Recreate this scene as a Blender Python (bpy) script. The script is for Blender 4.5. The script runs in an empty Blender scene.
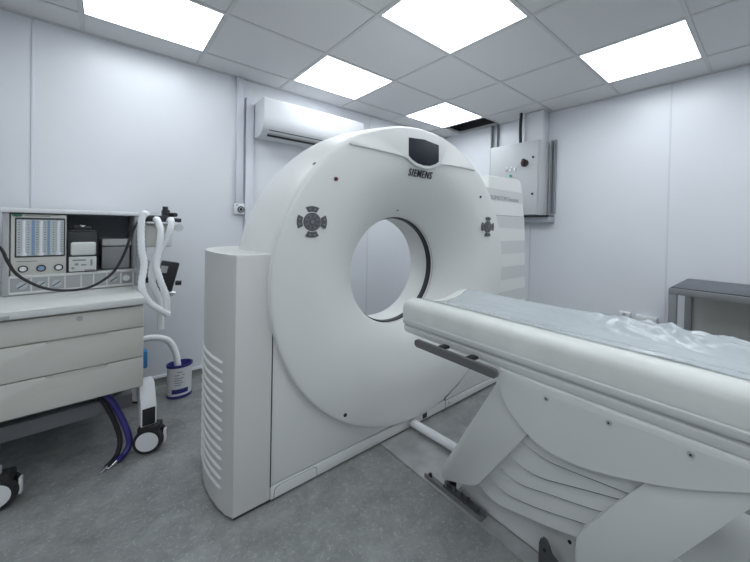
import bpy, bmesh, math, random
from mathutils import Vector, Matrix
random.seed(4)
C = bpy.context.scene.collection
PI = math.pi

# ------------------------------------------------------------------ materials
MATS = {}
def mat(name, col, rough=.5, metal=0, spec=.5, noise=None, bump=None, emis=None, coat=0, alpha=None):
    m = bpy.data.materials.new(name); m.use_nodes = True
    nt = m.node_tree; b = nt.nodes['Principled BSDF']
    b.inputs['Base Color'].default_value = (*col, 1)
    b.inputs['Roughness'].default_value = rough
    b.inputs['Metallic'].default_value = metal
    b.inputs['Specular IOR Level'].default_value = spec
    if coat: b.inputs['Coat Weight'].default_value = coat; b.inputs['Coat Roughness'].default_value = .1
    tc = nt.nodes.new('ShaderNodeTexCoord')
    if noise:                                   # (scale, detail, amount)
        n = nt.nodes.new('ShaderNodeTexNoise'); n.inputs['Scale'].default_value = noise[0]; n.inputs['Detail'].default_value = noise[1]
        nt.links.new(tc.outputs['Object'], n.inputs['Vector'])
        r = nt.nodes.new('ShaderNodeValToRGB'); a = noise[2]
        r.color_ramp.elements[0].position = .3; r.color_ramp.elements[1].position = .7
        r.color_ramp.elements[0].color = (*[c*(1-a) for c in col], 1); r.color_ramp.elements[1].color = (*[min(1, c*(1+a)) for c in col], 1)
        nt.links.new(n.outputs['Fac'], r.inputs['Fac']); nt.links.new(r.outputs['Color'], b.inputs['Base Color'])
    if bump:                                    # (scale, strength)
        n = nt.nodes.new('ShaderNodeTexNoise'); n.inputs['Scale'].default_value = bump[0]; n.inputs['Detail'].default_value = 3
        nt.links.new(tc.outputs['Object'], n.inputs['Vector'])
        bp = nt.nodes.new('ShaderNodeBump'); bp.inputs['Strength'].default_value = bump[1]; bp.inputs['Distance'].default_value = .01
        nt.links.new(n.outputs['Fac'], bp.inputs['Height']); nt.links.new(bp.outputs['Normal'], b.inputs['Normal'])
    if emis:
        b.inputs['Emission Color'].default_value = (*emis[0], 1); b.inputs['Emission Strength'].default_value = emis[1]
    if alpha is not None: b.inputs['Alpha'].default_value = alpha
    MATS[name] = m
    return m
WALLC = (.755, .77, .81)
M_wall = mat('wall_panel', WALLC, .28, spec=.45, noise=(1.3, 2, .02), bump=(2.2, .06))
M_seam = mat('wall_seam', (.68, .70, .76), .3)
M_trim = mat('white_trim', (.76, .78, .82), .35)
M_tile = mat('ceiling_tile', (.74, .74, .745), .9, noise=(160, 3, .02))
M_tbar = mat('ceiling_bar', (.64, .64, .645), .5)
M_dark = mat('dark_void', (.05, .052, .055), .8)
M_light = mat('light_diffuser', (.9, .93, 1), .4, emis=((.90, .96, 1.0), 9))
M_gan = mat('scanner_shell', (.745, .752, .738), .38, coat=.1, noise=(2, 2, .015))
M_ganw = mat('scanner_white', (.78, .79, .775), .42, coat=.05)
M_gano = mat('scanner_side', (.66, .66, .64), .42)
M_gray = mat('stripe_grey', (.64, .645, .64), .45)
M_blk = mat('black_plastic', (.018, .019, .022), .4)
M_rub = mat('black_rubber', (.018, .018, .02), .6)
M_scr = mat('dark_screen', (.014, .018, .028), .45, spec=.3)
M_ctl = mat('control_grey', (.10, .105, .115), .4)
M_ctl2 = mat('control_light', (.20, .205, .22), .4)
M_txt = mat('print_dark', (.03, .035, .04), .5)
M_txg = mat('print_grey', (.28, .29, .30), .5)
M_red = mat('laser_red', (.10, .02, .02), .2)
M_tab = mat('table_shell', (.68, .692, .68), .42, noise=(3, 2, .02))
M_mat = mat('mattress_vinyl', (.71, .725, .70), .38, noise=(9, 4, .05), bump=(30, .08))
M_steel = mat('steel_plate', (.50, .51, .51), .30, metal=.6, noise=(14, 4, .12))
M_dsteel = mat('dark_steel', (.13, .135, .14), .42, metal=.6)
M_rail = mat('grey_rail', (.17, .17, .17), .45, metal=.4)
M_ac = mat('air_white', (.72, .73, .76), .5)
M_cab = mat('cabinet_grey', (.57, .585, .60), .45)
M_galv = mat('galvanised', (.40, .42, .45), .42, metal=.25)
M_beige = mat('machine_beige', (.63, .63, .58), .45)
M_beigel = mat('machine_light', (.67, .68, .67), .4)
M_bay = mat('bay_grey', (.36, .38, .41), .6)
M_mid = mat('mid_grey', (.42, .43, .44), .45)
M_hose = mat('hose_clear', (.92, .94, .96), .3)
M_blue = mat('blue_plastic', (.03, .22, .55), .35)
M_navy = mat('navy_plastic', (.035, .03, .20), .35)
M_white = mat('white_plastic', (.80, .81, .83), .35)
M_chrome = mat('chrome', (.75, .76, .78), .15, metal=1)
M_green = mat('green_lamp', (.02, .45, .2), .3)
M_wind = mat('gauge_face', (.52, .56, .58), .3)
M_tint = mat('gauge_blue', (.24, .34, .50), .3)
M_bench = mat('bench_top', (.065, .07, .085), .35, noise=(120, 2, .35))
M_bmet = mat('bench_metal', (.27, .28, .29), .42, metal=.4)
M_bpan = mat('bench_panel', (.52, .52, .50), .5)

def floor_mat():
    m = bpy.data.materials.new('vinyl_floor'); m.use_nodes = True; nt = m.node_tree; b = nt.nodes['Principled BSDF']
    tc = nt.nodes.new('ShaderNodeTexCoord')
    def noise(s, d, rough=.6, dist=0):
        n = nt.nodes.new('ShaderNodeTexNoise'); n.inputs['Scale'].default_value = s; n.inputs['Detail'].default_value = d
        n.inputs['Roughness'].default_value = rough; n.inputs['Distortion'].default_value = dist
        nt.links.new(tc.outputs['Object'], n.inputs['Vector']); return n
    def ramp(src, p0, c0, p1, c1):
        r = nt.nodes.new('ShaderNodeValToRGB'); e = r.color_ramp.elements
        e[0].position = p0; e[0].color = c0; e[1].position = p1; e[1].color = c1
        nt.links.new(src, r.inputs['Fac']); return r
    big = ramp(noise(9, 6, .65, .4).outputs['Fac'], .32, (.185, .195, .192, 1), .68, (.30, .31, .305, 1))
    fl = ramp(noise(60, 10, .8, 1.0).outputs['Fac'], .52, (0, 0, 0, 1), .68, (1, 1, 1, 1))
    mx = nt.nodes.new('ShaderNodeMixRGB'); mx.inputs['Color2'].default_value = (.52, .53, .52, 1)
    mu = nt.nodes.new('ShaderNodeMath'); mu.operation = 'MULTIPLY'; mu.inputs[1].default_value = .68
    nt.links.new(fl.outputs['Color'], mu.inputs[0]); nt.links.new(mu.outputs[0], mx.inputs['Fac']); nt.links.new(big.outputs['Color'], mx.inputs['Color1'])
    nt.links.new(mx.outputs['Color'], b.inputs['Base Color'])
    rr = ramp(noise(5, 3).outputs['Fac'], .3, (.33,)*3+(1,), .7, (.46,)*3+(1,))
    nt.links.new(rr.outputs['Color'], b.inputs['Roughness'])
    return m
M_floor = floor_mat()

def film_mat():
    m = bpy.data.materials.new('clear_film'); m.use_nodes = True; nt = m.node_tree
    b = nt.nodes['Principled BSDF']; b.inputs['Base Color'].default_value = (.66, .71, .74, 1); b.inputs['Roughness'].default_value = .16
    b.inputs['Specular IOR Level'].default_value = .8
    t = nt.nodes.new('ShaderNodeBsdfTransparent'); mx = nt.nodes.new('ShaderNodeMixShader'); mx.inputs[0].default_value = .5
    tc = nt.nodes.new('ShaderNodeTexCoord'); n = nt.nodes.new('ShaderNodeTexNoise'); n.inputs['Scale'].default_value = 14; n.inputs['Detail'].default_value = 5; n.inputs['Distortion'].default_value = .8
    mp = nt.nodes.new('ShaderNodeMapping'); mp.inputs['Scale'].default_value = (.5, 1.4, 1)
    nt.links.new(tc.outputs['Object'], mp.inputs['Vector']); nt.links.new(mp.outputs['Vector'], n.inputs['Vector'])
    bp = nt.nodes.new('ShaderNodeBump'); bp.inputs['Strength'].default_value = .35; bp.inputs['Distance'].default_value = .01
    nt.links.new(n.outputs['Fac'], bp.inputs['Height']); nt.links.new(bp.outputs['Normal'], b.inputs['Normal'])
    nt.links.new(t.outputs[0], mx.inputs[1]); nt.links.new(b.outputs[0], mx.inputs[2])
    nt.links.new(mx.outputs[0], nt.nodes['Material Output'].inputs['Surface'])
    return m
M_film = film_mat()

# ------------------------------------------------------------------ helpers
def finish(name, bm, m, parent=None, local=False, smooth=35):
    bmesh.ops.recalc_face_normals(bm, faces=bm.faces)
    me = bpy.data.meshes.new(name); bm.to_mesh(me); bm.free()
    if parent is not None and not local: me.transform(Matrix.Translation(-parent.location))
    me.materials.append(m)
    if smooth:
        me.shade_smooth(); me.set_sharp_from_angle(angle=math.radians(smooth))
    o = bpy.data.objects.new(name, me); C.objects.link(o)
    if parent is not None: o.parent = parent
    return o
def tag(o, label=None, cat=None, group=None, kind=None):
    if label: o['label'] = label
    if cat: o['category'] = cat
    if group: o['group'] = group
    if kind: o['kind'] = kind
    return o
def thing(name, loc, label, cat, group=None, rz=0):
    o = bpy.data.objects.new(name, None); o.empty_display_size = .1; C.objects.link(o)
    o.location = loc; o.rotation_euler = (0, 0, rz)
    return tag(o, label, cat, group)
def struct(name, bm, m, smooth=0):
    o = finish(name, bm, m, None, smooth=smooth); o['kind'] = 'structure'; return o
def rebase(o, p):                     # put the origin of a one-mesh thing at its base
    o.data.transform(Matrix.Translation(-Vector(p))); o.location = p; return o
def box(bm, x0, x1, y0, y1, z0, z1, bev=0, seg=2, M=None):
    r = bmesh.ops.create_cube(bm, size=1)
    vs = r['verts']
    for v in vs: v.co = Vector(((x0+x1)/2+v.co.x*abs(x1-x0), (y0+y1)/2+v.co.y*abs(y1-y0), (z0+z1)/2+v.co.z*abs(z1-z0)))
    if bev:
        es = list({e for v in vs for e in v.link_edges})
        r2 = bmesh.ops.bevel(bm, geom=es, offset=bev, segments=seg, affect='EDGES', profile=.5)
        vs = list({v for f in r2['faces'] for v in f.verts} | {v for v in vs if v.is_valid})
    if M is not None:
        for v in vs: v.co = M @ v.co
    return vs
def cyl(bm, p0, p1, r0, r1=None, n=24, caps=True):
    p0 = Vector(p0); p1 = Vector(p1); r1 = r0 if r1 is None else r1
    d = (p1-p0); q = d.to_track_quat('Z', 'Y')
    a = []; b = []
    for i in range(n):
        t = 2*PI*i/n; u = Vector((math.cos(t), math.sin(t), 0))
        a.append(bm.verts.new(p0+q@(u*r0))); b.append(bm.verts.new(p1+q@(u*r1)))
    for i in range(n): bm.faces.new((a[i], a[(i+1) % n], b[(i+1) % n], b[i]))
    if caps: bm.faces.new(a[::-1]); bm.faces.new(b)
def lathe_x(bm, prof, cy, cz, n=160, close=False):
    rings = []
    for r, x in prof:
        rings.append([bm.verts.new((x, cy+r*math.cos(2*PI*i/n), cz+r*math.sin(2*PI*i/n))) for i in range(n)])
    L = len(rings)
    for k in range(L if close else L-1):
        A, B = rings[k], rings[(k+1) % L]
        for i in range(n): bm.faces.new((A[i], A[(i+1) % n], B[(i+1) % n], B[i]))
def lathe_z(bm, prof, cx, cy, sx=1, sy=1, n=40):
    rings = [[bm.verts.new((cx+sx*r*math.cos(2*PI*i/n), cy+sy*r*math.sin(2*PI*i/n), z)) for i in range(n)] for r, z in prof]
    for A, B in zip(rings, rings[1:]):
        for i in range(n): bm.faces.new((A[i], A[(i+1) % n], B[(i+1) % n], B[i]))
    return rings
def prism(bm, pts, axis, a, b, bev=0, seg=2):
    """pts: 2-D outline; axis 'x': (y,z) 'y': (x,z) 'z': (x,y); extruded from a to b"""
    f = {'x': lambda p, t: (t, p[0], p[1]), 'y': lambda p, t: (p[0], t, p[1]), 'z': lambda p, t: (p[0], p[1], t)}[axis]
    A = [bm.verts.new(f(p, a)) for p in pts]; B = [bm.verts.new(f(p, b)) for p in pts]
    n = len(pts)
    fs = [bm.faces.new(A), bm.faces.new(B[::-1])]
    for i in range(n): bm.faces.new((A[i], B[i], B[(i+1) % n], A[(i+1) % n]))
    if bev:
        es = list({e for ff in fs for e in ff.edges})
        bmesh.ops.bevel(bm, geom=es, offset=bev, segments=seg, affect='EDGES', profile=.5)
def smoothpts(P, k=6):
    """Catmull-Rom through points"""
    P = [Vector(p) for p in P]; Q = [P[0]*2-P[1]]+P+[P[-1]*2-P[-2]]; out = []
    for i in range(1, len(Q)-2):
        for j in range(k):
            t = j/k; a, b, c, d = Q[i-1:i+3]
            out.append(.5*((2*b)+(c-a)*t+(2*a-5*b+4*c-d)*t*t+(3*b-a-3*c+d)*t**3))
    out.append(P[-1]); return out
def tube(bm, P, r, n=12, k=6, ribs=None):
    pts = smoothpts(P, k); rings = []
    prev = None
    for i, p in enumerate(pts):
        t = (pts[min(i+1, len(pts)-1)]-pts[max(i-1, 0)]).normalized()
        if prev is None:
            u = t.orthogonal().normalized()
        else:
            u = (prev-t*prev.dot(t)).normalized()
        prev = u; v = t.cross(u)
        rr = r*(1+(.14 if (ribs and i % 2) else 0))
        rings.append([bm.verts.new(p+(u*math.cos(2*PI*j/n)+v*math.sin(2*PI*j/n))*rr) for j in range(n)])
    for A, B in zip(rings, rings[1:]):
        for j in range(n): bm.faces.new((A[j], A[(j+1) % n], B[(j+1) % n], B[j]))
    bm.faces.new(rings[0][::-1]); bm.faces.new(rings[-1])
def B(): return bmesh.new()
def text(name, s, size, loc, rot, m, parent, off=0, ex=.0006, sx=1, local=False, sp=1):
    cu = bpy.data.curves.new(name, 'FONT'); cu.body = s; cu.size = size; cu.align_x = 'CENTER'; cu.align_y = 'CENTER'
    cu.extrude = ex; cu.offset = off; cu.resolution_u = 3; cu.space_character = sp
    t = bpy.data.objects.new(name, cu); C.objects.link(t)
    bpy.context.view_layer.update()
    me = bpy.data.meshes.new_from_object(t); bpy.data.objects.remove(t)
    me.transform(Matrix.Diagonal((sx, 1, 1, 1)))
    me.transform(Matrix.Translation(loc) @ rot.to_4x4())
    if parent is not None and not local: me.transform(Matrix.Translation(-parent.location))
    me.materials.clear(); me.materials.append(m)
    o = bpy.data.objects.new(name, me); C.objects.link(o)
    if parent is not None: o.parent = parent
    return o
def facing_x(tilt=0):      # text plane facing +x, reading towards +y, up = z, tilted back at the top by -tilt
    R = Matrix(((0, 0, 1), (1, 0, 0), (0, 1, 0)))
    return Matrix.Rotation(tilt, 3, 'Y') @ R

# ------------------------------------------------------------------ room
XL, YR, ZC = -3.031, 3.215, 2.356
XE, YS = 2.6, -2.4
b = B(); box(b, XL-.1, XE+.1, YS-.1, YR+.1, -.1, 0); struct('floor', b, M_floor)
b = B(); box(b, XL-.1, XL, YS-.1, YR+.1, 0, 2.75); struct('wall_left', b, M_wall)
b = B(); box(b, XL, XE+.1, YR, YR+.1, 0, 2.75); struct('wall_right', b, M_wall)
b = B(); box(b, XE, XE+.1, YS-.1, YR, 0, 2.75); struct('wall_back', b, M_wall)
b = B(); box(b, XL, XE, YS-.1, YS, 0, 2.75); struct('wall_near', b, M_wall)
# ceiling grid
gx = [-2.7604+.6*i for i in range(-1, 10)]; gy = [2.8855-.6*i for i in range(-1, 10)]
def cell(i, j): return gx[i], gx[i+1], gy[j+1], gy[j]     # i: 0 = strip at left wall, j: 0 = strip at right wall
LIGHTS = [(1, 5), (1, 3), (3, 3), (4, 1), (1, 1), (4, 5), (6, 3), (3, 7), (6, 6), (8, 2), (6, 1), (8, 5), (8, 7)]  # first five are in view, the rest are added out of view as fill
HOLE = (1, 0)
b = B()
for i in range(10):
    for j in range(10):
        if (i, j) in LIGHTS or (i, j) == HOLE: continue
        x0, x1, y0, y1 = cell(i, j)
        x0 = max(x0, XL); x1 = min(x1, XE); y0 = max(y0, YS); y1 = min(y1, YR)
        if x1-x0 < .03 or y1-y0 < .03: continue
        if i == 3 and j == 0:   # tile notched beside the riser is left whole
            pass
        e = .0110
        box(b, x0+e, x1-e, y0+e, y1-e, ZC+.0045, ZC+.020)
ceil_tiles = b
box(b, XL, XE, YS, YR, 2.70, 2.75)
struct('ceiling', b, M_tile)
b = B()
w = .0105
def seg_ok(): return True
for x in gx[1:]:
    if XL < x < XE: box(b, x-w, x+w, YS, YR, ZC, ZC+.03)
for y in gy[1:]:
    if YS < y < YR: box(b, XL, XE, y-w, y+w, ZC+.0005, ZC+.0295)
for (x0, x1, y0, y1) in ((XL, XL+.022, YS, YR), (XE-.022, XE, YS, YR), (XL, XE, YR-.022, YR), (XL, XE, YS, YS+.022)):
    box(b, x0, x1, y0, y1, ZC-.001, ZC+.03)
struct('trim_1', b, M_tbar)
# dark void above the missing tile
b = B(); x0, x1, y0, y1 = cell(*HOLE); y1 = YR
for (a0, a1, c0, c1) in ((x0-.02, x0-.012, y0, y1), (x1+.012, x1+.02, y0, y1), (x0, x1, y0+.004, y0+.012), (x0, x1, y1-.012, y1-.004)):
    box(b, a0, a1, c0, c1, ZC+.03, ZC+.33)
box(b, x0-.02, x1+.02, y0, y1-.004, ZC+.32, ZC+.33)
struct('trim_2', b, M_dark)
labels = {0: 'square ceiling light panel above the drawer cart, cut by the top of the photo',
          1: 'square ceiling light panel in front of the air conditioner',
          2: 'largest bright ceiling light panel, above the middle of the scanner ring',
          3: 'square ceiling light panel above the right wall, right of the big middle panel',
          4: 'small far ceiling light panel beside the dark missing ceiling tile'}
for k, (i, j) in enumerate(LIGHTS):
    x0, x1, y0, y1 = cell(i, j); cx, cy = (x0+x1)/2, (y0+y1)/2
    t = thing('ceiling_light', (cx, cy, ZC), labels.get(k, 'added out-of-view fill light panel in the ceiling'), 'ceiling light', 'square ceiling light panels')
    b = B(); box(b, cx-.284, cx+.284, cy-.284, cy+.284, ZC+.004, ZC+.008); finish('diffuser', b, M_light, t)
    b = B()
    for s in (-1, 1):
        box(b, cx+s*.2855-.0025, cx+s*.2855+.0025, cy-.288, cy+.288, ZC+.001, ZC+.02)
        box(b, cx-.283, cx+.283, cy+s*.2855-.0025, cy+s*.2855+.0025, ZC+.001, ZC+.02)
    box(b, cx-.283, cx+.283, cy-.283, cy+.283, ZC+.0085, ZC+.02)
    finish('frame', b, M_trim, t)
# wall seams and skirting
n = 3
for y in (-1.5, -.32, 2.04):
    b = B(); box(b, XL, XL+.004, y-.006, y+.006, .085, ZC-.002, .0015, 1); struct('trim_%d' % n, b, M_seam); n += 1
for x in (-1.78, -.597, .583, 1.76):
    b = B(); box(b, x-.006, x+.006, YR-.004, YR, .085, ZC-.002, .0015, 1); struct('trim_%d' % n, b, M_seam); n += 1
def skirt(name, pts, axis, a, c, m):
    b = B(); prism(b, pts, axis, a, c); return struct(name, b, m, 30)
skirt('baseboard_left', [(XL, 0), (XL+.03, 0), (XL+.012, .006), (XL+.006, .02), (XL+.006, .062), (XL, .062)], 'y', YS, YR, M_floor)
skirt('trim_%d' % n, [(XL, .062), (XL+.012, .062), (XL+.012, .068), (XL+.006, .082), (XL, .082)], 'y', YS, YR, M_trim); n += 1
skirt('baseboard_right', [(YR, 0), (YR-.03, 0), (YR-.012, .006), (YR-.006, .02), (YR-.006, .062), (YR, .062)], 'x', XL, XE, M_floor)
skirt('trim_%d' % n, [(YR, .062), (YR-.012, .062), (YR-.012, .068), (YR-.006, .082), (YR, .082)], 'x', XL, XE, M_trim); n += 1

# ------------------------------------------------------------------ CT scanner gantry
CY, CZ, R = 1.333, .911, .842
G = thing('ct_scanner', (-1.75, CY, 0), 'big white ring-shaped CT scanner with a round bore, standing on the grey floor', 'scanner')
b = B()
prof = [(.334, -1.90), (.334, -1.662), (.336, -1.650), (.342, -1.640), (.354, -1.626), (.378, -1.600), (.41, -1.566), (.45, -1.532), (.49, -1.503), (.53, -1.478),
        (.57, -1.458), (.61, -1.443), (.65, -1.433), (.69, -1.428), (.73, -1.4255), (.78, -1.4245), (.828, -1.425), (.835, -1.427), (.840, -1.431), (.842, -1.436), (.842, -1.444), (.836, -1.446)]
lathe_x(b, prof, CY, CZ)
finish('front_cover', b, M_gan, G, smooth=50)
b = B()
lathe_x(b, [(.79, -1.446), (.836, -1.447), (.841, -1.450), (.849, -1.50), (.860, -1.60), (.869, -1.70), (.874, -1.79), (.868, -1.84), (.84, -1.88), (.79, -1.895), (.55, -1.90), (.40, -1.903), (.334, -1.902)], CY, CZ)
finish('rear_housing', b, M_ganw, G, smooth=50)
b = B(); lathe_x(b, [(.3345, -1.682), (.326, -1.686), (.326, -1.722), (.3345, -1.726)], CY, CZ); finish('bore_ring', b, M_blk, G)
b = B(); lathe_x(b, [(.3355, -1.662), (.3325, -1.664), (.3325, -1.668), (.3355, -1.670)], CY, CZ); finish('bore_rim', b, M_mid, G)
# visor with display
b = B()
ro = .829
lo = [(0.8508, 1.5749), (0.9863, 1.5769), (1.1289, 1.5749), (1.1905, 1.5718), (1.2110, 1.5615), (1.2398, 1.5441), (1.2829, 1.5297), (1.3321, 1.5246), (1.3855, 1.5297), (1.4266, 1.5430), (1.4573, 1.5625), (1.4779, 1.5728), (1.5394, 1.5759), (1.6626, 1.5769), (1.8012, 1.5749)]
a0 = math.atan2(lo[-1][1]-CZ, lo[-1][0]-CY); a1 = math.atan2(lo[0][1]-CZ, lo[0][0]-CY)
arc = [(CY+ro*math.cos(a0+(a1-a0)*i/30), CZ+ro*math.sin(a0+(a1-a0)*i/30)) for i in range(31)]
prism(b, lo+[p for p in arc if p[1] > 1.577], 'x', -1.48, -1.4175, .0035, 3)
finish('top_visor', b, M_ganw, G, smooth=50)
b = B(); prism(b, [(1.2110, 1.6806), (1.3291, 1.6919), (1.4491, 1.6806), (1.4522, 1.5810), (1.4214, 1.5615), (1.3804, 1.5472), (1.3311, 1.5420), (1.2829, 1.5472), (1.2418, 1.5615), (1.2131, 1.5810)], 'x', -1.44, -1.4150, .002, 2)
ds = finish('display_screen', b, M_scr, G); ds['label'] = 'dark display screen'
text('printed_name', 'SIEMENS', .060, (-1.4450, 1.332, 1.494), facing_x(.34), M_txt, G, off=.0004, sx=.70, ex=.0022, sp=1.22)
# small fittings on the cover
def spot(name, y, z, r, m, x=-1.4245, d=.004):
    b = B(); cyl(b, (x-.01, y, z), (x+d, y, z), r, r*.85, 16); return finish(name, b, m, G)
spot('laser_window', .776, 1.402, .011, M_red); spot('screw_hole', 1.883, 1.403, .010, M_blk)
spot('screw_hole', .849, .265, .010, M_blk)
spot('indicator_dot', 1.275, 1.283, .0035, M_txg, -1.577)
b = B(); cyl(b, (-1.4860, 0.7042, 1.4629), (-1.4843, 0.6953, 1.4707), .010, .009, 16); finish('screw_hole', b, M_blk, G)
# control panels
def control(cy, cz):
    b = B(); x = -1.425
    cyl(b, (x-.01, cy, cz), (x+.002, cy, cz), .0415, .041, 40)
    for k in range(4):
        a = k*PI/2; pts = []
        for s in range(9):
            t = a-.42+.84*s/8; pts.append((cy+.0455*math.cos(t), cz+.0455*math.sin(t)))
        h = .50
        if k % 2: q = [(math.cos(a+.47), math.sin(a+.47)), (math.cos(a-.47), math.sin(a-.47))]; rr = .070
        else: q = [(math.cos(a+.44), math.sin(a+.44)), (math.cos(a-.44), math.sin(a-.44))]; rr = .070
        pts += [(cy+rr*q[0][0], cz+rr*q[0][1])]+[(cy+.070*math.cos(a+.30-.6*s/4), cz+.070*math.sin(a+.30-.6*s/4)) for s in range(5)]+[(cy+rr*q[1][0], cz+rr*q[1][1])]
        prism(b, pts, 'x', x-.008, x+.003)
    o = finish('control_panel', b, M_ctl, G)
    b = B()
    for r0 in (.033, .018): lathe_x(b, [(r0, x+.003), (r0, x+.0045), (r0+.0022, x+.0045), (r0+.0022, x+.003)], cy, cz, 40)
    for k in range(8):
        a = k*PI/4+PI/8; cyl(b, (x+.002, cy+.0265*math.cos(a), cz+.0265*math.sin(a)), (x+.0055, cy+.0265*math.cos(a), cz+.0265*math.sin(a)), .0045, n=10)
    cyl(b, (x+.002, cy, cz), (x+.006, cy, cz), .009, n=16)
    for k in range(4):
        a = k*PI/2
        for s in (-.2, .2): cyl(b, (x+.002, cy+.058*math.cos(a+s), cz+.058*math.sin(a+s)), (x+.005, cy+.058*math.cos(a+s), cz+.058*math.sin(a+s)), .005, n=10)
    bt = finish('buttons', b, M_ctl2, None); bt.data.transform(Matrix.Translation(-G.location)); bt.parent = o
control(.664, 1.199); control(1.979, 1.197)
# base: front panel, plinth
b = B(); prism(b, [(.516, .071), (2.2, .071), (2.2, .34), (.80, .34), (.62, .60), (.62, .99), (.516, .99)], 'x', -1.80, -1.461, .001, 2)
finish('front_panel', b, M_gan, G)
b = B(); box(b, -1.94, -1.458, .516, 1.605, .010, .064, .0015); finish('plinth', b, M_gan, G)
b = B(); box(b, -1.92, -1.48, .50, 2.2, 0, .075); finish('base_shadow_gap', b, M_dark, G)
b = B(); prism(b, [(.531, .012), (.722, .012), (.722, .046), (.716, .054), (.706, .057), (.56, .057), (.545, .054), (.534, .044)], 'x', -1.46, -1.4562, .001, 1); finish('access_flap', b, M_gan, G)
b = B(); prism(b, [(.528, .0095), (.725, .0095), (.725, .047), (.718, .057), (.707, .060), (.558, .060), (.542, .057), (.531, .046)], 'x', -1.46, -1.4574); finish('flap_gap', b, M_txg, G)
b = B(); box(b, -1.46, -1.4555, 1.31, 1.475, .013, .060, .0008); finish('socket_plate', b, M_gan, G)
b = B(); box(b, -1.457, -1.454, 1.402, 1.438, .020, .048, .0008); finish('socket', b, M_blk, G)
# left column
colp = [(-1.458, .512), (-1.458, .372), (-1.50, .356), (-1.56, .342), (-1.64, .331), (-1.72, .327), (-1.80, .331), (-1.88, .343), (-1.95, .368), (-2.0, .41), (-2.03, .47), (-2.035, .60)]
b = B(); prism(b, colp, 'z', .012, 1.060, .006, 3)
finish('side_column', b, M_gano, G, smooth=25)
b = B(); prism(b, [(x+(.01 if x < -1.6 else -.008), y+.008) for x, y in colp], 'z', 0, .014); finish('column_gap_shade', b, M_dark, G)  # dark block painting in the shade of the gap under the column
b = B()
curve = smoothpts([Vector((x, y, 0)) for x, y in colp[2:9]], 5)
for k in range(14):
    z = .100+.0395*k
    pts = curve[3:]
    # each slat: strip that stands proud of the side and leans outwards
    n_ = len(pts); rows = []
    for i, p in enumerate(pts):
        t = (pts[min(i+1, n_-1)]-pts[max(i-1, 0)]).normalized(); nn = Vector((t.y, -t.x, 0))
        if nn.y > 0: nn = -nn
        e = 1 if 0 < i < n_-1 else 0
        rows.append([b.verts.new(Vector((p.x, p.y, z))-nn*.002), b.verts.new(Vector((p.x, p.y, z+.001))+nn*.0045*e), b.verts.new(Vector((p.x, p.y, z+.004))+nn*.0045*e), b.verts.new(Vector((p.x, p.y, z+.013))-nn*.001)])
    for A, D in zip(rows, rows[1:]):
        for q in range(3): b.faces.new((A[q], A[q+1], D[q+1], D[q]))
finish('vent_slats', b, M_ganw, G, smooth=20)
# dark parting line between column and cover panel
b = B(); box(b, -1.50, -1.4575, .5115, .5165, .066, 1.0); finish('parting_line', b, M_dark, G)
# right equipment housing
b = B(); prism(b, [(2.03, .90), (2.03, 1.575), (2.40, 1.592), (2.455, 1.585), (2.475, 1.56), (2.50, 1.49), (2.55, 1.18), (2.575, .67), (2.60, .10), (2.10, .10), (2.02, .40)], 'x', -1.95, -1.462, .008, 3)
finish('equipment_housing', b, M_ganw, G, smooth=30)
b = B(); prism(b, [(1.600, .012), (2.2, .012), (2.2, .36), (1.978, .322), (1.850, .212), (1.717, .134), (1.600, .086)], 'x', -1.5, -1.4592); finish('cover_gap', b, M_dark, G)
b = B(); prism(b, [(1.609, .012), (2.26, .012), (2.26, .06), (1.609, .06)], 'x', -1.94, -1.456, .001, 2)
prism(b, [(1.609, .064), (2.26, .064), (2.26, .34), (1.99, .315), (1.858, .203), (1.724, .125), (1.609, .077)], 'x', -1.9, -1.4572, .001, 2)
finish('lower_cover', b, M_gan, G)
b = B(); cyl(b, (-1.46, 1.64, .035), (-1.4545, 1.64, .035), .008, n=14); finish('screw', b, M_mid, G)
for pts in ([(1.955, 1.484), (2.499, 1.484), (2.515, 1.397), (2.03, 1.397)], [(2.118, 1.283), (2.533, 1.283), (2.545, 1.193), (2.155, 1.193)], [(2.176, 1.09), (2.556, 1.09), (2.56, .988), (2.176, .988)],
            [(2.184, .888), (2.563, .888), (2.567, .788), (2.184, .788)], [(2.19, .695), (2.572, .695), (2.577, .60), (2.19, .60)]):
    b = B(); prism(b, pts, 'x', -1.47, -1.4605); finish('grey_stripe', b, M_gray, G)
text('printed_name', 'SOMATOM Emotion', .046, (-1.4598, 2.245, 1.417), facing_x(), M_txg, G, off=0, sx=.97)
text('printed_line', 'COMPUTED TOMOGRAPHY SYSTEM', .016, (-1.4598, 2.30, 1.292), facing_x(), M_txg, G, sx=1.1) if False else None
b = B(); box(b, -1.47, -1.4602, 2.12, 2.52, 1.2845, 1.2885); finish('stripe_line', b, M_txg, G)

# ------------------------------------------------------------------ patient table
T = thing('patient_table', (-.45, 1.29, 0), 'long pale patient table with cream mattress on slanted arms, reaching into the scanner bore', 'table')
YC = 1.29
half = [(.215, .672), (.232, .678), (.238, .69), (.238, .706), (.230, .711), (.230, .717), (.243, .721), (.246, .728), (.246, .742), (.241, .747)]
top = [(.243, .750), (.2435, .798), (.239, .815), (.228, .828), (.208, .836), (.185, .838), (.155, .832), (.12, .819), (.07, .808), (0, .803)]
def loft(bm, sec, xs, cap=True):
    """sec: function(x) -> list of (y,z); closed loop"""
    rings = [[bm.verts.new((x, y, z)) for y, z in sec(i)] for i, x in enumerate(xs)]
    n = len(rings[0])
    for A, D in zip(rings, rings[1:]):
        for j in range(n): bm.faces.new((A[j], A[(j+1) % n], D[(j+1) % n], D[j]))
    if cap: bm.faces.new(rings[0][::-1]); bm.faces.new(rings[-1])
def mirror(h): return [(YC-a, z) for a, z in h]+[(YC+a, z) for a, z in h[::-1]]
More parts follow.
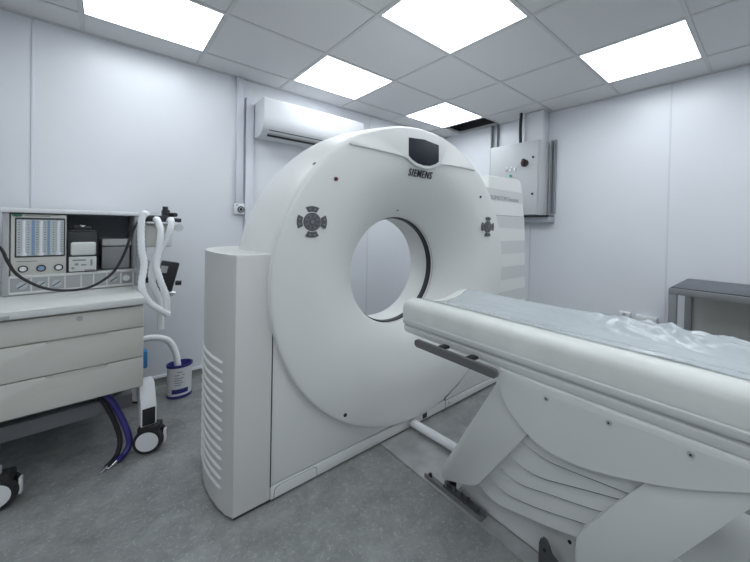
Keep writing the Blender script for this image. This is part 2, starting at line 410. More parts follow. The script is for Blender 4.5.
def sec_low(i):
    k = [.96, .985, .995, 1, 1, .97][i]; return [(YC+(y-YC)*k, .71+(z-.71)*[.75, .93, 1, 1, 1, 1][i]) for y, z in mirror(half)]
b = B(); loft(b, sec_low, [-1.247, -1.240, -1.225, -1.20, 1.18, 1.2]); finish('cradle', b, M_tab, T, smooth=40)
b = B()
nx = 60
tp = [(a, z) for a, z in top]
full = mirror(tp)[:-1]
def sec_top(i):
    s = [(0, .955), (.006, .975), (.016, .99), (.03, .997)]
    if i < 4: k = s[i][1]; f = [.80, .91, .97, .99][i]
    else: k = 1; f = 1
    return [(YC+(y-YC)*k, .748+(z-.748)*f) for y, z in [(YC-.243, .748)]+full+[(YC+.243, .748)]]
loft(b, sec_top, [-1.253, -1.248, -1.236, -1.218]+[-1.19+(1.2+1.19)*i/nx for i in range(nx+1)])
finish('mattress', b, M_mat, T, smooth=50)
# side accessory rail
b = B(); box(b, -1.10, -.668, .998, 1.012, .656, .689, 0)
es = [e for e in b.edges if abs(e.verts[0].co.y-e.verts[1].co.y) > .01]
bmesh.ops.bevel(b, geom=es, offset=.0160, segments=5, affect='EDGES', profile=.5)
sr = finish('side_rail', b, M_rail, T); sr['label'] = 'dark grey side rail'
for x in (-.955, -.805):
    b = B(); box(b, x-.015, x+.015, 1.010, 1.060, .677, .690, .002); finish('rail_bracket', b, M_blk, T)
# skirt under the cradle
sk = [(-.69, .676), (-.688, .64), (-.679, .60), (-.662, .565), (-.64, .538), (-.605, .511), (-.565, .489), (-.52, .472), (-.475, .466), (-.41, .470), (-.314, .492), (-.193, .532), (-.114, .566), (-.028, .612), (.06, .655), (.10, .676)]
b = B(); prism(b, [tuple(p) for p in smoothpts([Vector((x, z, 0)) for x, z in sk], 3)] and [(p.x, p.y) for p in smoothpts([Vector((x, z, 0)) for x, z in sk], 3)], 'y', 1.046, 1.534, .006, 2)
finish('upper_skirt', b, M_tab, T, smooth=40)
for x, z in ((-.505, .638), (-.318, .642), (-.133, .645)):
    b = B(); cyl(b, (x, 1.048, z), (x, 1.041, z), .0085, .007, 16); s_ = finish('skirt_screw', b, M_mid, T)
    b = B(); cyl(b, (x, 1.0415, z), (x, 1.040, z), .003, n=10); o = finish('screw_head', b, M_blk, None); o.data.transform(Matrix.Translation(-T.location)); o.parent = s_
# slanted arms
b = B(); prism(b, [(-.60, .66), (-.688, .645), (-.974, .150), (-.978, .130), (-.968, .112), (-.955, .108), (-.812, .166), (-.795, .174), (-.780, .188), (-.772, .200), (-.52, .56), (-.52, .66)], 'y', 1.056, 1.52, .004, 2)
finish('slanted_arm', b, M_tab, T)
b = B(); prism(b, [(-.16, .62), (-.222, .524), (-.349, .335), (-.388, .275), (-.402, .245), (-.406, .215), (-.404, .17), (-.404, .06), (-.345, .055), (-.167, .345), (0.02, .645), (-.05, .66)], 'y', 1.056, 1.52, .004, 2)
finish('slanted_arm', b, M_tab, T)
# telescopic slats between the arms
lines = [[(-.72, .62), (-.60, .60), (-.10, .60)],
         [(-.70, .51), (-.65, .465), (-.599, .438), (-.55, .425), (-.50, .421), (-.42, .430), (-.347, .441), (-.20, .462)],
         [(-.74, .43), (-.70, .39), (-.657, .363), (-.62, .347), (-.57, .341), (-.52, .348), (-.464, .365), (-.348, .401), (-.22, .44)],
         [(-.78, .35), (-.74, .315), (-.703, .290), (-.665, .276), (-.62, .272), (-.57, .281), (-.518, .297), (-.40, .328), (-.26, .37)],
         [(-.82, .28), (-.78, .243), (-.745, .217), (-.71, .203), (-.665, .197), (-.60, .208), (-.50, .236), (-.387, .272), (-.30, .30)],
         [(-.87, .20), (-.83, .168), (-.796, .147), (-.765, .133), (-.728, .127), (-.68, .134), (-.615, .150), (-.52, .174), (-.42, .204), (-.34, .228)]]
lines = [[(p.x, p.y) for p in smoothpts([Vector((x, z, 0)) for x, z in L], 4)] for L in lines]
for k in range(5):
    up = lines[k]; lo_ = lines[k+1]
    y = 1.070+.008*k
    up2 = [(x, z+.02) for x, z in up]
    b = B(); prism(b, up2[::-1]+lo_, 'y', y, 1.52-.004*k, .0008, 1)
    finish('telescopic_slat', b, M_tab, T, smooth=40)
    if k < 4:
        b = B(); prism(b, lo_[::-1]+[(x, z-.0045) for x, z in lo_], 'y', y+.004, y+.012); finish('slat_shadow_line', b, M_dark, T)  # dark strip standing in for the shadow line under each slat
b = B(); box(b, -.60, -.34, 1.19, 1.44, .05, .60); finish('dark_core', b, M_dark, T)  # dark filler block, its colour stands in for the shade behind the slats
# base
b = B(); box(b, -1.453, .5, 1.088, 1.56, 0, .008, .001); finish('floor_plate', b, M_steel, T)
b = B(); prism(b, [(-.96, .012), (-.93, .06), (-.80, .13), (-.66, .20), (-.56, .25), (-.40, .29), (.30, .29), (.34, .012)], 'y', 1.150, 1.50, .004, 2); finish('base_frame', b, M_tab, T)
b = B(); box(b, -1.12, -.79, 1.098, 1.103, .008, .026, .001); box(b, -1.12, -.79, 1.1025, 1.130, .008, .012, .001); box(b, -1.02, -.79, 1.1295, 1.134, .008, .032, .001)
finish('floor_rail', b, mat('rail_metal', (.22, .225, .23), .4, metal=.5), T)
b = B(); box(b, -1.01, -.82, 1.108, 1.128, .012, .030, .003); 
for x in (-.99, -.95, -.91, -.87): cyl(b, (x, 1.118, .026), (x, 1.118, .046), .007, n=10)
finish('slide_mechanism', b, M_dsteel, T)
for q in ((-1.015, -.975, 1.136, 1.165, .008, .07), (-1.10, -1.085, 1.106, 1.118, .012, .035)):
    b = B(); box(b, *q, .005); finish('rail_stop', b, M_rub, T)
b = B(); prism(b, [(-.545, .008), (-.545, .10), (-.540, .118), (-.530, .128), (-.518, .126), (-.508, .112), (-.50, .09), (-.47, .075), (-.455, .06), (-.455, .008)], 'y', 1.098, 1.106, .001, 1); finish('foot_bracket', b, M_dsteel, T)
for x, z in ((-.72, .115), (-.62, .13), (-.46, .13)):
    b = B(); cyl(b, (x, 1.152, z), (x, 1.147, z), .006, n=12); finish('bolt_hole', b, M_blk, T)
b = B(); cyl(b, (-.523, 1.0985, .09), (-.523, 1.096, .09), .006, n=12); finish('bolt_hole', b, M_blk, T)
b = B(); tube(b, [(-1.452, 1.315, .036), (-1.30, 1.322, .036), (-1.15, 1.33, .036), (-.95, 1.335, .036)], .0225, 16); cdt = finish('cable_conduit', b, M_white, T); cdt['label'] = 'white cable pipe between scanner and table'

# plastic film lying on the mattress
def topz(a):
    a = abs(a); P = [(.238, .800), (.226, .822), (.207, .834), (.185, .838), (.155, .832), (.12, .819), (.07, .808), (0, .803)][::-1]
    for (a0, z0), (a1, z1) in zip(P, P[1:]):
        if a0 <= a <= a1: return z0+(z1-z0)*(a-a0)/(a1-a0)
    return .80
from mathutils import noise as N
b = B(); nu, nv = 170, 44; rows = []
for i in range(nu+1):
    x = -1.185+2.3*i/nu; row = []
    for j in range(nv+1):
        a = -.165+.392*j/nv + .02*N.noise(Vector((x*3, 7.7, 0)))*(1-j/nv)
        z = topz(a)+.0025
        f = abs(N.noise(Vector((x*5, a*9, 3.1))))
        z += .004*f
        # crumpled pleats towards the far edge
        w_ = math.exp(-((x+.28)/.26)**2)*max(0, min(1, (a-.02)/.12))
        z += w_*.030*abs(N.noise(Vector((x*16+a*14, a*10-x*4, 1.0))))+w_*.012*abs(N.noise(Vector((x*38, a*30, 5))))
        # long fold along the near side
        g = math.exp(-((a+.12+.03*N.noise(Vector((x*2.5, 0, 9))))/.014)**2)*max(0, min(1, (x+.75)/.3))
        z += .015*g
        row.append(b.verts.new((x, YC+a, z)))
    rows.append(row)
for A, D in zip(rows, rows[1:]):
    for j in range(nv): b.faces.new((A[j], A[j+1], D[j+1], D[j]))
o = finish('plastic_sheet', b, M_film, None, smooth=80); rebase(o, (0, YC, .80))
so = o.modifiers.new('thick', 'SOLIDIFY'); so.thickness = .0006; so.offset = 1
tag(o, 'thin clear crumpled plastic sheet lying over the patient table mattress', 'plastic sheet')

# ------------------------------------------------------------------ air conditioner and left-wall fittings
A_ = thing('air_conditioner', (XL, 1.34, 1.93), 'white split air conditioner high on the left wall behind the scanner ring', 'air conditioner')
b = B(); prism(b, [(XL, 1.893), (XL+.10, 1.883), (XL+.175, 1.895), (XL+.222, 1.927), (XL+.245, 1.972), (XL+.252, 2.03), (XL+.252, 2.165), (XL+.240, 2.178), (XL, 2.175)], 'y', .885, 1.80, .006, 3)
finish('body', b, M_ac, A_, smooth=40)
b = B(); prism(b, [(XL+.12, 1.90), (XL+.170, 1.891), (XL+.228, 1.932), (XL+.215, 1.945), (XL+.15, 1.91)], 'y', .935, 1.75); finish('air_outlet', b, M_blk, A_)
b = B(); prism(b, [(XL+.193, 1.903), (XL+.205, 1.911), (XL+.205, 1.915), (XL+.192, 1.908)], 'y', .94, 1.745); finish('louvre', b, M_mid, A_)
t = thing('pipe_cover', (XL, .855, 1.0), 'white plastic pipe cover running down the wall left of the air conditioner', 'pipe cover')
b = B(); box(b, XL, XL+.03, .822, .880, .09, 2.21, .003); finish('cover', b, M_seam, t)
o = B(); box(o, XL, XL+.035, .752, .802, 1.345, ZC-.001, .003); o = finish('cable_trunking', o, M_seam); rebase(o, (XL, .78, 1.37)); tag(o, 'narrow white vertical cable trunking from ceiling down to the wall socket', 'cable trunking')
t = thing('wall_socket', (XL, .79, 1.31), 'small white wall socket with round black outlet, below the trunking', 'wall socket')
b = B(); box(b, XL, XL+.035, .742, .818, 1.255, 1.343, .006); finish('back_box', b, M_trim, t)
b = B(); cyl(b, (XL+.035, .790, 1.294), (XL+.040, .790, 1.294), .026, n=24); o = finish('outlet', b, M_blk, t)
b = B(); lathe_x(b, [(.012, XL+.0415), (.018, XL+.0415), (.018, XL+.039), (.012, XL+.039)], .790, 1.294, 20, True); cyl(b, (XL+.034, .762, 1.327), (XL+.038, .762, 1.327), .007, n=12); o2 = finish('ring', b, M_mid, None); o2.data.transform(Matrix.Translation(-t.location)); o2.parent = o

# ------------------------------------------------------------------ right-wall cabinet and fittings
K = thing('electrical_cabinet', (-1.87, YR, 1.35), 'grey wall-mounted electrical cabinet with black rotary switch behind the scanner', 'cabinet')
b = B(); box(b, -2.155, -1.59, 3.03, YR, 1.325, 2.055, .004); finish('enclosure', b, M_cab, K)
b = B(); box(b, -2.153, -1.605, 3.004, 3.029, 1.33, 2.05, .004); dr = finish('door', b, M_cab, K)
def sub(bm, name, m, par, root):
    o = finish(name, bm, m, None); o.data.transform(Matrix.Translation(-root.location)); o.parent = par; return o
b = B(); cyl(b, (-1.735, 3.004, 1.838), (-1.735, 2.975, 1.838), .036, .034, 24); box(b, -1.75, -1.72, 2.955, 2.98, 1.800, 1.876, .004); sub(b, 'rotary_switch', M_blk, dr, K)
b = B(); box(b, -1.743, -1.727, 2.9535, 2.956, 1.815, 1.86, .0005); sub(b, 'switch_mark', M_red, dr, K)
for x in (-1.945, -1.895, -1.845):
    b = B(); cyl(b, (x, 3.004, 1.785), (x, 2.990, 1.785), .013, .011, 16); sub(b, 'pilot_lamp', M_chrome, dr, K)
    b = B(); box(b, x-.014, x+.014, 3.0005, 3.004, 1.807, 1.822, .0005); sub(b, 'lamp_label', M_white, dr, K)
b = B(); cyl(b, (-1.895, 3.004, 1.725), (-1.895, 2.990, 1.725), .014, .012, 16); g_ = sub(b, 'pilot_lamp', M_green, dr, K); g_['label'] = 'green pilot lamp'
for x, z in ((-1.65, 1.887), (-1.65, 1.53)):
    b = B(); cyl(b, (x, 3.004, z), (x, 2.998, z), .012, n=16); sub(b, 'lock', M_blk, dr, K)
o = B(); box(o, -1.795, -1.60, 3.08, YR, 2.056, ZC-.002, .002); o = finish('duct_box', o, M_ac); rebase(o, (-1.73, YR, 2.07)); tag(o, 'white square duct rising from the electrical cabinet to the ceiling', 'duct')
o = B(); tube(o, [(-1.82, 3.05, 2.05), (-1.822, 3.045, 2.2), (-1.82, 3.05, 2.37)], .016, 12); o = finish('power_cable', o, M_rub); rebase(o, (-1.82, 3.05, 2.07)); tag(o, 'thick black cable going from the cabinet top up into the ceiling', 'cable')
def strut(x0, x1, z0, z1, label):
    b = B(); y1, y0 = YR, YR-.04
    box(b, x0, x0+.004, y0, y1, z0, z1); box(b, x1-.004, x1, y0, y1, z0, z1); box(b, x0, x1, y1-.005, y1, z0, z1); box(b, x0, x0+.011, y0, y0+.003, z0, z1); box(b, x1-.011, x1, y0, y0+.003, z0, z1)
    o = finish('mounting_rail', b, M_galv, smooth=0); rebase(o, ((x0+x1)/2, YR, z0)); tag(o, label, 'rail', 'galvanised mounting rails at the cabinet'); return o
strut(-1.555, -1.512, 1.345, 2.07, 'galvanised steel channel rail standing right of the electrical cabinet')
strut(-2.28, -2.19, 1.33, ZC-.002, 'galvanised steel channel rail running up to the ceiling left of the electrical cabinet')
t = thing('cable_tray', (-1.8, YR, 1.25), 'grey horizontal cable tray below the electrical cabinet', 'cable tray')
b = B(); box(b, -2.20, -1.52, 3.10, YR, 1.255, 1.312, .003); finish('tray', b, M_galv, t)
b = B(); box(b, -2.20, -1.525, 3.07, YR, 1.3125, 1.3235, .001); finish('lid', b, M_blk, t)
for x0, x1, z0, z1, lb in ((-.912, -.83, .46, .505, 'small white wall socket seen over the table, left one of two'), (-.79, -.64, .43, .50, 'double white wall socket seen over the table, nearest the bench')):
    t = thing('wall_socket', ((x0+x1)/2, YR, z0), lb, 'wall socket')
    b = B(); box(b, x0, x1, YR-.045, YR, z0, z1, .006); finish('plate', b, M_white, t)
    b = B(); cyl(b, ((x0+x1)/2, YR-.045, (z0+z1)/2), ((x0+x1)/2, YR-.047, (z0+z1)/2), .016, n=20); finish('outlet', b, M_mid, t)

# ------------------------------------------------------------------ bench at the right wall
t = thing('metal_bench', (.1, 2.86, 0), 'grey metal bench with dark speckled top against the right wall', 'bench')
b = B(); box(b, -.462, .80, 2.565, 3.17, .800, .838, .003); finish('top_frame', b, M_bmet, t)
b = B(); box(b, -.452, .79, 2.575, 3.16, .8385, .8445, .001); o = finish('top_panel', b, M_bench, t); o['label'] = 'dark speckled top panel'
for x in (-.462, .76):
    for y in (2.567, 3.125):
        b = B(); box(b, x, x+.042, y, y+.042, 0, .80, .003); finish('leg', b, M_bmet, t)
b = B(); box(b, -.42, .76, 3.150, 3.165, .35, .80); finish('back_panel', b, M_bpan, t)

# ------------------------------------------------------------------ anaesthesia cart (local frame: x towards the room, y to the right, origin front right corner)
RZ = math.radians(3.5); OX, OY = -2.2, .14
S = thing('anaesthesia_machine', (OX, OY, 0), 'beige anaesthesia machine with flow tubes and three wide drawers on casters', 'medical machine', rz=RZ)
RM = Matrix.Rotation(-RZ, 4, 'Z')
def part(name, bm, m, par=None, smooth=35):            # bm in world coordinates measured from the photograph
    if par is None: par = S
    o = finish(name, bm, m, None, smooth=smooth)
    o.data.transform(RM @ Matrix.Translation((-OX, -OY, 0))); o.parent = par; return o
def lpart(name, bm, m, par=None, smooth=35):           # bm in local coordinates
    o = finish(name, bm, m, None, smooth=smooth); o.parent = par or S; return o
b = B(); box(b, -.66, -.012, -.64, 0, .345, .765, .006); lpart('body', b, M_beige)
for k, (z0, z1) in enumerate(((.655, .760), (.504, .650), (.350, .499))):
    b = B()
    if k == 0:
        box(b, -.03, .004, -.642, .002, z0, z1, .004)
    else:                       # drawer front with a scooped finger pull along its top edge
        pts = [(-.642, z0), (.002, z0), (.002, z1), (-.130, z1), (-.140, z1-.015), (-.318, z1-.015), (-.328, z1), (-.642, z1)]
        prism(b, pts, 'x', -.03, .004, .003, 2)
    d = lpart('drawer', b, M_beige)
    if k:
        b = B(); box(b, -.02, -.007, -.34, -.12, z1-.03, z1-.001, .0005); lpart('finger_pull', b, M_beige, d)
    else:
        b = B(); cyl(b, (.003, -.225, .735), (.009, -.225, .735), .011, n=16); lpart('lock', b, M_mid, d)
b = B(); box(b, -.02, -.012, -.643, -.001, .3435, .765); lpart('drawer_gaps', b, M_dark)
b = B(); box(b, -.47, .03, -.66, .004, .768, .800, .008, 3); wt = lpart('worktop', b, M_beigel)
b = B(); prism(b, [(-.16, .800), (.03, .800), (.03, .80), (.024, .806), (-.16, .806)], 'y', -.655, .0); lpart('worktop_lip', b, M_beigel, wt)
b = B(); box(b, .028, .033, -.47, -.425, .775, .788, .001); lpart('badge', b, M_mid, wt)
# upper hood; HX = hood front
HX = -.42; k_ = 2.62/2.45
def hy(y): return y*k_-.14+min(.036, .029+.06*(y+.32))
def hz(z): return 1.19+(z-1.19)*k_
b = B(); box(b, -.80, HX+.02, hy(-.35), hy(.125), 1.214, 1.236, .004); lpart('top_shelf', b, M_white)
b = B(); box(b, -.78, HX+.005, hy(-.345), hy(-.325), .80, 1.214, .003); box(b, -.78, HX+.005, hy(.104), hy(.124), .80, 1.214, .003); box(b, -.78, -.76, hy(-.345), hy(.124), .35, 1.214); box(b, -.60, -.47, -.64, 0, .765, .80)
lpart('hood_frame', b, M_mid)
b = B(); box(b, -.76, -.755, hy(-.325), hy(.104), .80, 1.213); box(b, -.76, HX-.005, hy(.1025), hy(.1038), .91, 1.213); box(b, -.76, HX-.005, hy(-.325), hy(.104), 1.2125, 1.2138); lpart('bay_lining', b, M_bay)
b = B(); box(b, -.75, HX, hy(-.324), hy(.104), .800, .895, .004); lpart('lower_panel', b, M_mid)
b = B(); box(b, HX-.01, HX+.006, hy(-.325), hy(.104), .885, .900, .003); box(b, HX-.01, HX+.006, hy(-.325), hy(.104), .805, .818, .003)
for y in (-.325, -.262, -.21, -.156, -.10, -.055, -.005, .05, .10): box(b, HX-.01, HX+.004, hy(y)-.003, hy(y)+.003, .81, .89)
lpart('panel_frame', b, M_beigel)
for y in (-.289, -.233, -.184, .021):
    b = B(); cyl(b, (HX-.005, hy(y), .848), (HX+.004, hy(y), .848), .018, n=24); g = lpart('gauge', b, M_wind)
    b = B(); box(b, -.0015, .0015, -.018, .018, -.002, .002, M=Matrix.Translation((HX+.0055, hy(y), .848)) @ Matrix.Rotation(.7, 4, 'X')); lpart('needle', b, M_txt, g)
b = B(); cyl(b, (HX-.005, hy(.073), .850), (HX+.012, hy(.073), .850), .018, .015, 20); lpart('white_knob', b, M_white)
# flow-meter block
b = B(); box(b, -.72, HX, hy(-.322), hy(-.152), .898, 1.208, .006); fm = lpart('flow_meter', b, M_beige)
b = B(); box(b, HX-.004, HX+.004, hy(-.310), hy(-.157), .99, 1.19, .003); lpart('window_frame', b, M_txt, fm)
b = B(); box(b, HX-.002, HX+.005, hy(-.305), hy(-.162), .998, 1.180); lpart('window_panel', b, M_wind, fm)
for y0, y1 in ((-.262, -.252), (-.215, -.207)):
    b = B(); box(b, HX+.003, HX+.0062, hy(y0), hy(y1), 1.0, 1.178); lpart('blue_strip', b, M_tint, fm)
for y in (-.285, -.235, -.180):
    b = B(); cyl(b, (HX+.006, hy(y), 1.003), (HX+.006, hy(y), 1.176), .006, n=12); cyl(b, (HX+.006, hy(y), .998), (HX+.006, hy(y), 1.012), .010, n=12); lpart('flow_tube', b, M_white, fm)
for y in (-.298, -.271, -.246, -.222, -.196, -.167):
    b = B()
    for q in range(13): box(b, HX+.0048, HX+.0058, hy(y)-.003, hy(y)+.003, 1.015+.0125*q, 1.0175+.0125*q)
    lpart('scale_marks', b, M_txt, fm)
b = B(); pts = [(hy(-.303)+.017*math.cos(2*PI*i/20), 1.1995+.0065*math.sin(2*PI*i/20)) for i in range(20)]; prism(b, pts, 'x', HX-.002, HX+.003); lpart('green_emblem', b, mat('emblem_green', (.02, .16, .10), .4), fm)
b = B(); box(b, HX-.001, HX+.0015, hy(-.282), hy(-.206), 1.197, 1.2015); lpart('printed_line', b, M_txg, fm)
b = B(); box(b, HX-.001, HX+.0015, hy(-.305), hy(-.245), .968, .972); lpart('printed_line', b, M_txg, fm)
for y, m2 in ((-.286, M_white), (-.233, M_tint), (-.178, M_white)):
    b = B(); cyl(b, (HX-.002, hy(y), .932), (HX+.006, hy(y), .932), .017, n=24); kn = lpart('flow_knob', b, M_txt, fm)
    b = B(); cyl(b, (HX+.006, hy(y), .932), (HX+.022, hy(y), .932), .012, .010, 20); lpart('knob_cap', b, m2, kn)
# absorber drawer in the bay
b = B(); box(b, -.74, HX-.10, hy(-.02), hy(.095), .898, 1.03, .004); lpart('bay_module', b, M_mid)
b = B(); box(b, -.74, HX-.085, hy(-.02), hy(.10), 1.035, 1.075, .004); lpart('bay_bar', b, M_beigel)
# base frame, legs, casters
b = B(); box(b, -.24, -.16, -.62, -.02, .190, .262, .008); box(b, -.66, -.24, -.60, -.55, .16, .22, .006); box(b, -.66, -.24, -.09, -.04, .20, .262, .006); box(b, -.68, -.60, -.62, -.02, .19, .26, .006); box(b, -.60, -.2, -.6, -.05, .262, .345, .01)
lpart('base_frame', b, mat('base_grey', (.22, .23, .24), .5))
for yy in (.002, -.56):
    b = B()
    prism(b, [(-.16, .25), (-.16, .33), (-.07, .335), (.005, .235), (.005, .135), (-.05, .135), (-.06, .20)], 'y', yy-.008, yy+.056, .004, 2)
    lg = lpart('leg', b, M_white); 
    b = B(); box(b, .004, .007, yy-.002, yy+.050, .142, .228, .001); lpart('leg_end_cap', b, M_blk, lg)
def caster(x, y, ang, r=.064):
    Mx = Matrix.Translation((x, y, r)) @ Matrix.Rotation(ang, 4, 'Z')
    b = B()
    for s in (-1, 1): cyl(b, Mx @ Vector((0, s*.014, 0)), Mx @ Vector((0, s*.038, 0)), r, r*.96, 32)
    o = lpart('caster', b, M_rub)
    b = B()
    for s in (-1, 1): cyl(b, Mx @ Vector((0, s*.030, 0)), Mx @ Vector((0, s*.0405, 0)), r*.80, r*.74, 32)
    lpart('wheel_disc', b, M_white, o)
    b = B(); box(b, -.045, .045, -.036, .036, r*.55, r+.012, .01, M=Matrix.Translation((x, y, r)) @ Matrix.Rotation(ang, 4, 'Z')); 
    lpart('caster_hood', b, M_rub, o)
    b = B(); box(b, r*.93, r*1.06, -.013, .013, -.03, .04, .003, M=Mx); box(b, -.03, .03, -.012, .012, -.02, .04, .002, M=Mx); lpart('brake_pedal', b, M_white, o)
    b = B(); cyl(b, (x, y, r+.05), (x, y, .17), .012, n=12); lpart('caster_stem', b, M_mid, o)
caster(-.01, .035, math.radians(62)); caster(.0, -.455, math.radians(78)); caster(-.66, .07, math.radians(65)); caster(-.66, -.55, 0)
# breathing manifold on the right side
def W(p): return p
b = B(); box(b, -2.50, -2.43, .150, .268, 1.182, 1.218, .006); cyl(b, (-2.46, .26, 1.195), (-2.46, .325, 1.193), .012, n=14); man = part('breathing_manifold', b, M_blk)
b = B(); box(b, -2.51, -2.46, .235, .272, 1.20, 1.255, .008); cyl(b, (-2.47, .25, 1.25), (-2.47, .25, 1.272), .013, n=14); cyl(b, (-2.48, .27, 1.225), (-2.43, .295, 1.225), .012, n=12); part('pressure_valve', b, M_blk, man)
b = B(); cyl(b, (-2.46, .29, 1.165), (-2.43, .29, 1.165), .020, n=18); cyl(b, (-2.50, .18, 1.206), (-2.50, .18, 1.235), .026, n=18); part('clear_fitting', b, M_hose, man)
b = B(); cyl(b, (-2.46, .308, 1.150), (-2.425, .310, 1.150), .022, n=18); part('gauge_dial', b, M_chrome, man)
b = B(); box(b, -2.56, -2.47, .160, .285, 1.035, 1.172, .012, 3); cn = part('absorber_canister', b, M_beige)
b = B(); box(b, -2.475, -2.468, .245, .283, 1.04, 1.10, .001); part('canister_label', b, M_white, cn)
b = B(); box(b, -2.62, -2.50, .13, .17, .82, 1.19, .006); cyl(b, (-2.55, .13, .90), (-2.50, .21, .90), .022, n=16); box(b, -2.52, -2.46, .150, .185, .86, .96, .006); part('side_bracket', b, M_mid)
b = B(); box(b, -2.50, -2.45, .150, .180, .835, .872, .004); part('black_clamp', b, M_rub)
b = B(); box(b, -.025, .025, -.042, .042, -.085, .085, .006, M=Matrix.Translation((-2.46, .260, .866)) @ Matrix.Rotation(-.22, 4, 'X')); cyl(b, (-2.45, .30, .822), (-2.45, .328, .82), .014, n=12); vb = part('black_monitor', b, M_blk)
b = B(); box(b, -.002, .002, -.018, .014, -.02, .02, M=Matrix.Translation((-2.433, .246, .908)) @ Matrix.Rotation(-.22, 4, 'X')); part('grey_sticker', b, M_mid, vb)
b = B(); cyl(b, (-2.45, .262, .772), (-2.44, .30, .765), .010, n=12); box(b, -2.46, -2.44, .25, .29, .748, .760, .003); part('chrome_fitting', b, M_chrome)
b = B(); box(b, -2.52, -2.46, .150, .178, .345, .445, .006); part('blue_clip', b, M_blue)

# things hanging on / standing in the cart
V = thing('vaporizer', (-2.68, -.09, .90), 'black-topped grey vaporizer box with dial panel, inside the bay of the anaesthesia machine', 'vaporizer')
b = B(); y0, y1 = -.139*k_, -.031*k_; x1 = -2.60
box(b, x1-.16, x1, y0, y1, .900, 1.118, .006); box(b, x1-.15, x1-.004, y0+.004, y1-.004, 1.112, 1.132, .006); box(b, x1-.09, x1-.01, y0+.022, y1-.022, 1.128, 1.150, .006); finish('casing', b, M_blk, V)
b = B(); box(b, x1-.01, x1+.008, y0+.006, y1-.004, .905, .985, .004); fp = finish('dial_panel', b, M_beigel, V)
b = B(); box(b, x1-.01, x1+.014, y0+.012, y1-.006, .992, 1.064, .010, 3); finish('front_cover', b, M_beigel, V)
for q in ((x1+.007, x1+.0095, y0+.02, y1-.045, .962, .970), (x1+.007, x1+.0095, y1-.028, y1-.02, .935, .968), (x1+.007, x1+.0095, y0+.016, y0+.026, .918, .930), (x1+.007, x1+.0095, y0+.028, y0+.042, .938, .950), (x1+.007, x1+.0095, y0+.052, y0+.072, .936, .944), (x1+.007, x1+.0095, y1-.05, y1-.008, .906, .914)):
    b = B(); box(b, *q); finish('panel_marking', b, M_txg, V)
b = B(); prism(b, [(-.092, 1.145), (-.104, 1.155), (-.08, 1.155)], 'x', x1-.02, x1-.006); finish('index_mark', b, M_white, V)

o = B(); tube(o, [(-2.40, -.46, 1.17), (-2.38, -.40, 1.12), (-2.38, -.342, 1.054), (-2.38, -.319, .988), (-2.38, -.290, .926), (-2.38, -.223, .866), (-2.375, -.154, .842), (-2.37, -.073, .843), (-2.375, -.015, .872), (-2.38, .035, .925), (-2.385, .07, 1.008), (-2.39, .096, 1.1), (-2.40, .118, 1.165), (-2.45, .145, 1.19), (-2.49, .16, 1.188)], .0062, 10); o = finish('black_cable', o, M_rub); rebase(o, (-2.38, -.1, .84)); tag(o, 'thick black cable looping in front of the anaesthesia machine', 'cable')
hs = [([(-2.36, .165, 1.215), (-2.36, .145, 1.225), (-2.355, .136, 1.151), (-2.35, .139, 1.036), (-2.35, .150, .949), (-2.34, .141, .834), (-2.34, .175, .743), (-2.35, .257, .664)], 'white hose hanging nearest the cart side, leftmost of the three'),
      ([(-2.44, .205, 1.192), (-2.40, .208, 1.192), (-2.38, .222, 1.13), (-2.38, .215, 1.03), (-2.38, .204, .943), (-2.37, .223, .851), (-2.37, .250, .758), (-2.38, .255, .65)], 'white corrugated hose, middle one of the three hanging at the machine side'),
      ([(-2.45, .262, 1.19), (-2.41, .272, 1.19), (-2.40, .264, 1.13), (-2.42, .235, 1.05), (-2.42, .196, .954), (-2.42, .190, .849), (-2.42, .225, .723), (-2.42, .232, .569)], 'white corrugated hose, rightmost of the three, hanging from the black manifold')]
for P, lb in hs:
    o = B(); tube(o, P, .0148, 14, 9, ribs=True); o = finish('breathing_hose', o, M_hose, smooth=60); rebase(o, P[-1]); tag(o, lb, 'hose', 'breathing hoses at the machine')
o = B(); tube(o, [(-2.78, .10, .40), (-2.79, .178, .425), (-2.79, .254, .418), (-2.80, .312, .38), (-2.80, .345, .31), (-2.79, .360, .22), (-2.79, .364, .12)], .018, 14, 9, ribs=True); o = finish('waste_hose', o, M_hose, smooth=60); rebase(o, (-2.82, .376, .1)); tag(o, 'white hose arching from the cart down into the waste can', 'hose')
HP = [([(-2.32, -.02, .34), (-2.30, .03, .265), (-2.27, .072, .16), (-2.245, .092, .09), (-2.235, .092, .045), (-2.215, .07, .018), (-2.19, .045, .012)], M_navy, .014, 'dark blue hose hanging below the drawers to the floor'),
      ([(-2.34, -.04, .34), (-2.32, .01, .24), (-2.29, .045, .145), (-2.265, .06, .075), (-2.24, .052, .030), (-2.21, .035, .014), (-2.17, .010, .012)], M_rub, .011, 'black hose with metal tip lying on the floor below the drawers')]
for P, m, r, lb in HP:
    t = thing('gas_hose', P[-1], lb, 'hose', 'gas hoses below the drawers')
    b = B(); tube(b, P, r, 12); finish('hose', b, m, t)
    e = Vector(P[-1]); d = (e-Vector(P[-2])).normalized()
    b = B(); cyl(b, e, e+d*.022, .009, .008, 12); cyl(b, e+d*.022, e+d*.045, .006, .004, 12); finish('metal_tip', b, M_chrome, t)

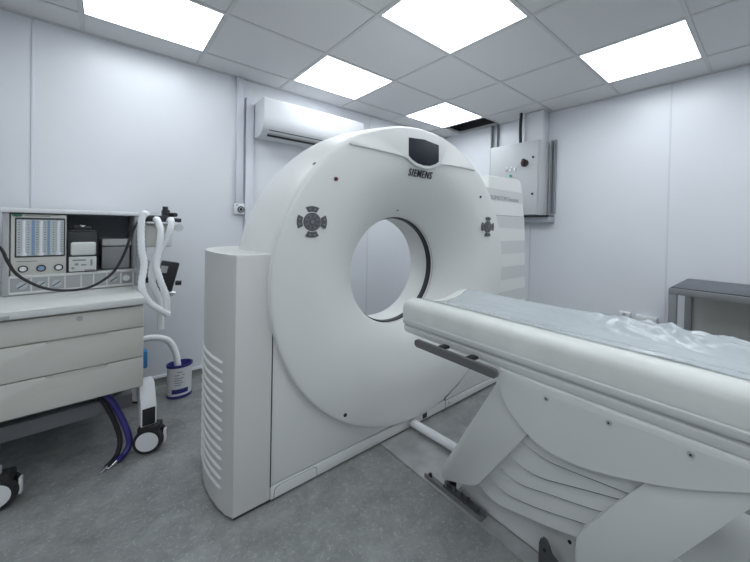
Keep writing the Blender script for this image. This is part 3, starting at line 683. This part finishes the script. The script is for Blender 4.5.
# waste can
cx, cy = -2.79, .372
W_ = thing('waste_can', (cx, cy, 0), 'white oval waste can with dark blue rim and base standing by the left wall', 'waste can')
b = B(); R1 = lathe_z(b, [(.070, .012), (.072, .02), (.073, .215)], cx, cy, .85, .95); lathe_z(b, [(.070, .215), (.069, .03), (.0, .028)], cx, cy, .85, .95); finish('can_body', b, M_white, W_, smooth=50)
b = B(); lathe_z(b, [(.0, 0), (.068, 0), (.076, .006), (.076, .018), (.0715, .020)], cx, cy, .85, .95); finish('can_base', b, M_navy, W_)
b = B(); lathe_z(b, [(.0735, .205), (.078, .208), (.078, .222), (.072, .224), (.068, .218), (.068, .10), (0.0, .10)], cx, cy, .85, .95); finish('can_rim', b, M_navy, W_)
def wrap(bm, a0, a1, z0, z1, r=.0737):
    n = 10; A = []; D = []
    for i in range(n+1):
        a = a0+(a1-a0)*i/n; A.append(bm.verts.new((cx+.85*r*math.cos(a), cy+.95*r*math.sin(a), z0))); D.append(bm.verts.new((cx+.85*r*math.cos(a), cy+.95*r*math.sin(a), z1)))
    for i in range(n): bm.faces.new((A[i], A[i+1], D[i+1], D[i]))
b = B(); wrap(b, -.75, .62, .035, .065); finish('blue_label', b, M_navy, W_)
b = B()
for z, a, c in ((.175, -.3, .15), (.155, -.5, -.1), (.155, .1, .3), (.135, -.55, .2), (.12, -.55, .05), (.105, -.5, .15), (.09, -.5, 0)): wrap(b, a, c, z, z+.005)
finish('label_print', b, M_txg, W_)

# ------------------------------------------------------------------ world, camera
wd = bpy.data.worlds.new('world'); bpy.context.scene.world = wd; wd.use_nodes = True
wd.node_tree.nodes['Background'].inputs[0].default_value = (.5, .55, .6, 1); wd.node_tree.nodes['Background'].inputs[1].default_value = .02
cam = bpy.data.cameras.new('camera'); co = bpy.data.objects.new('camera', cam); C.objects.link(co)
yaw, pitch, roll, f = -.8107, -.0117, .0222, 335.07
c, s = math.cos(yaw), math.sin(yaw)
fw = Vector((s*math.cos(pitch), c*math.cos(pitch), math.sin(pitch))); r0 = Vector((c, -s, 0)); u0 = r0.cross(fw)
rr = r0*math.cos(roll)+u0*math.sin(roll); uu = -r0*math.sin(roll)+u0*math.cos(roll)
co.matrix_world = Matrix(((rr.x, uu.x, -fw.x, 0), (rr.y, uu.y, -fw.y, 0), (rr.z, uu.z, -fw.z, 1.19), (0, 0, 0, 1)))
cam.sensor_width = 36; cam.lens = f/750*36; cam.shift_x = -(424.6-375)/750; cam.shift_y = (230.29-281)/750
cam.clip_start = .02
bpy.context.scene.camera = co
vs = bpy.context.scene.view_settings
vs.view_transform = 'Standard'; vs.look = 'None'; vs.gamma = 1; vs.use_curve_mapping = False
vs.exposure = -.38
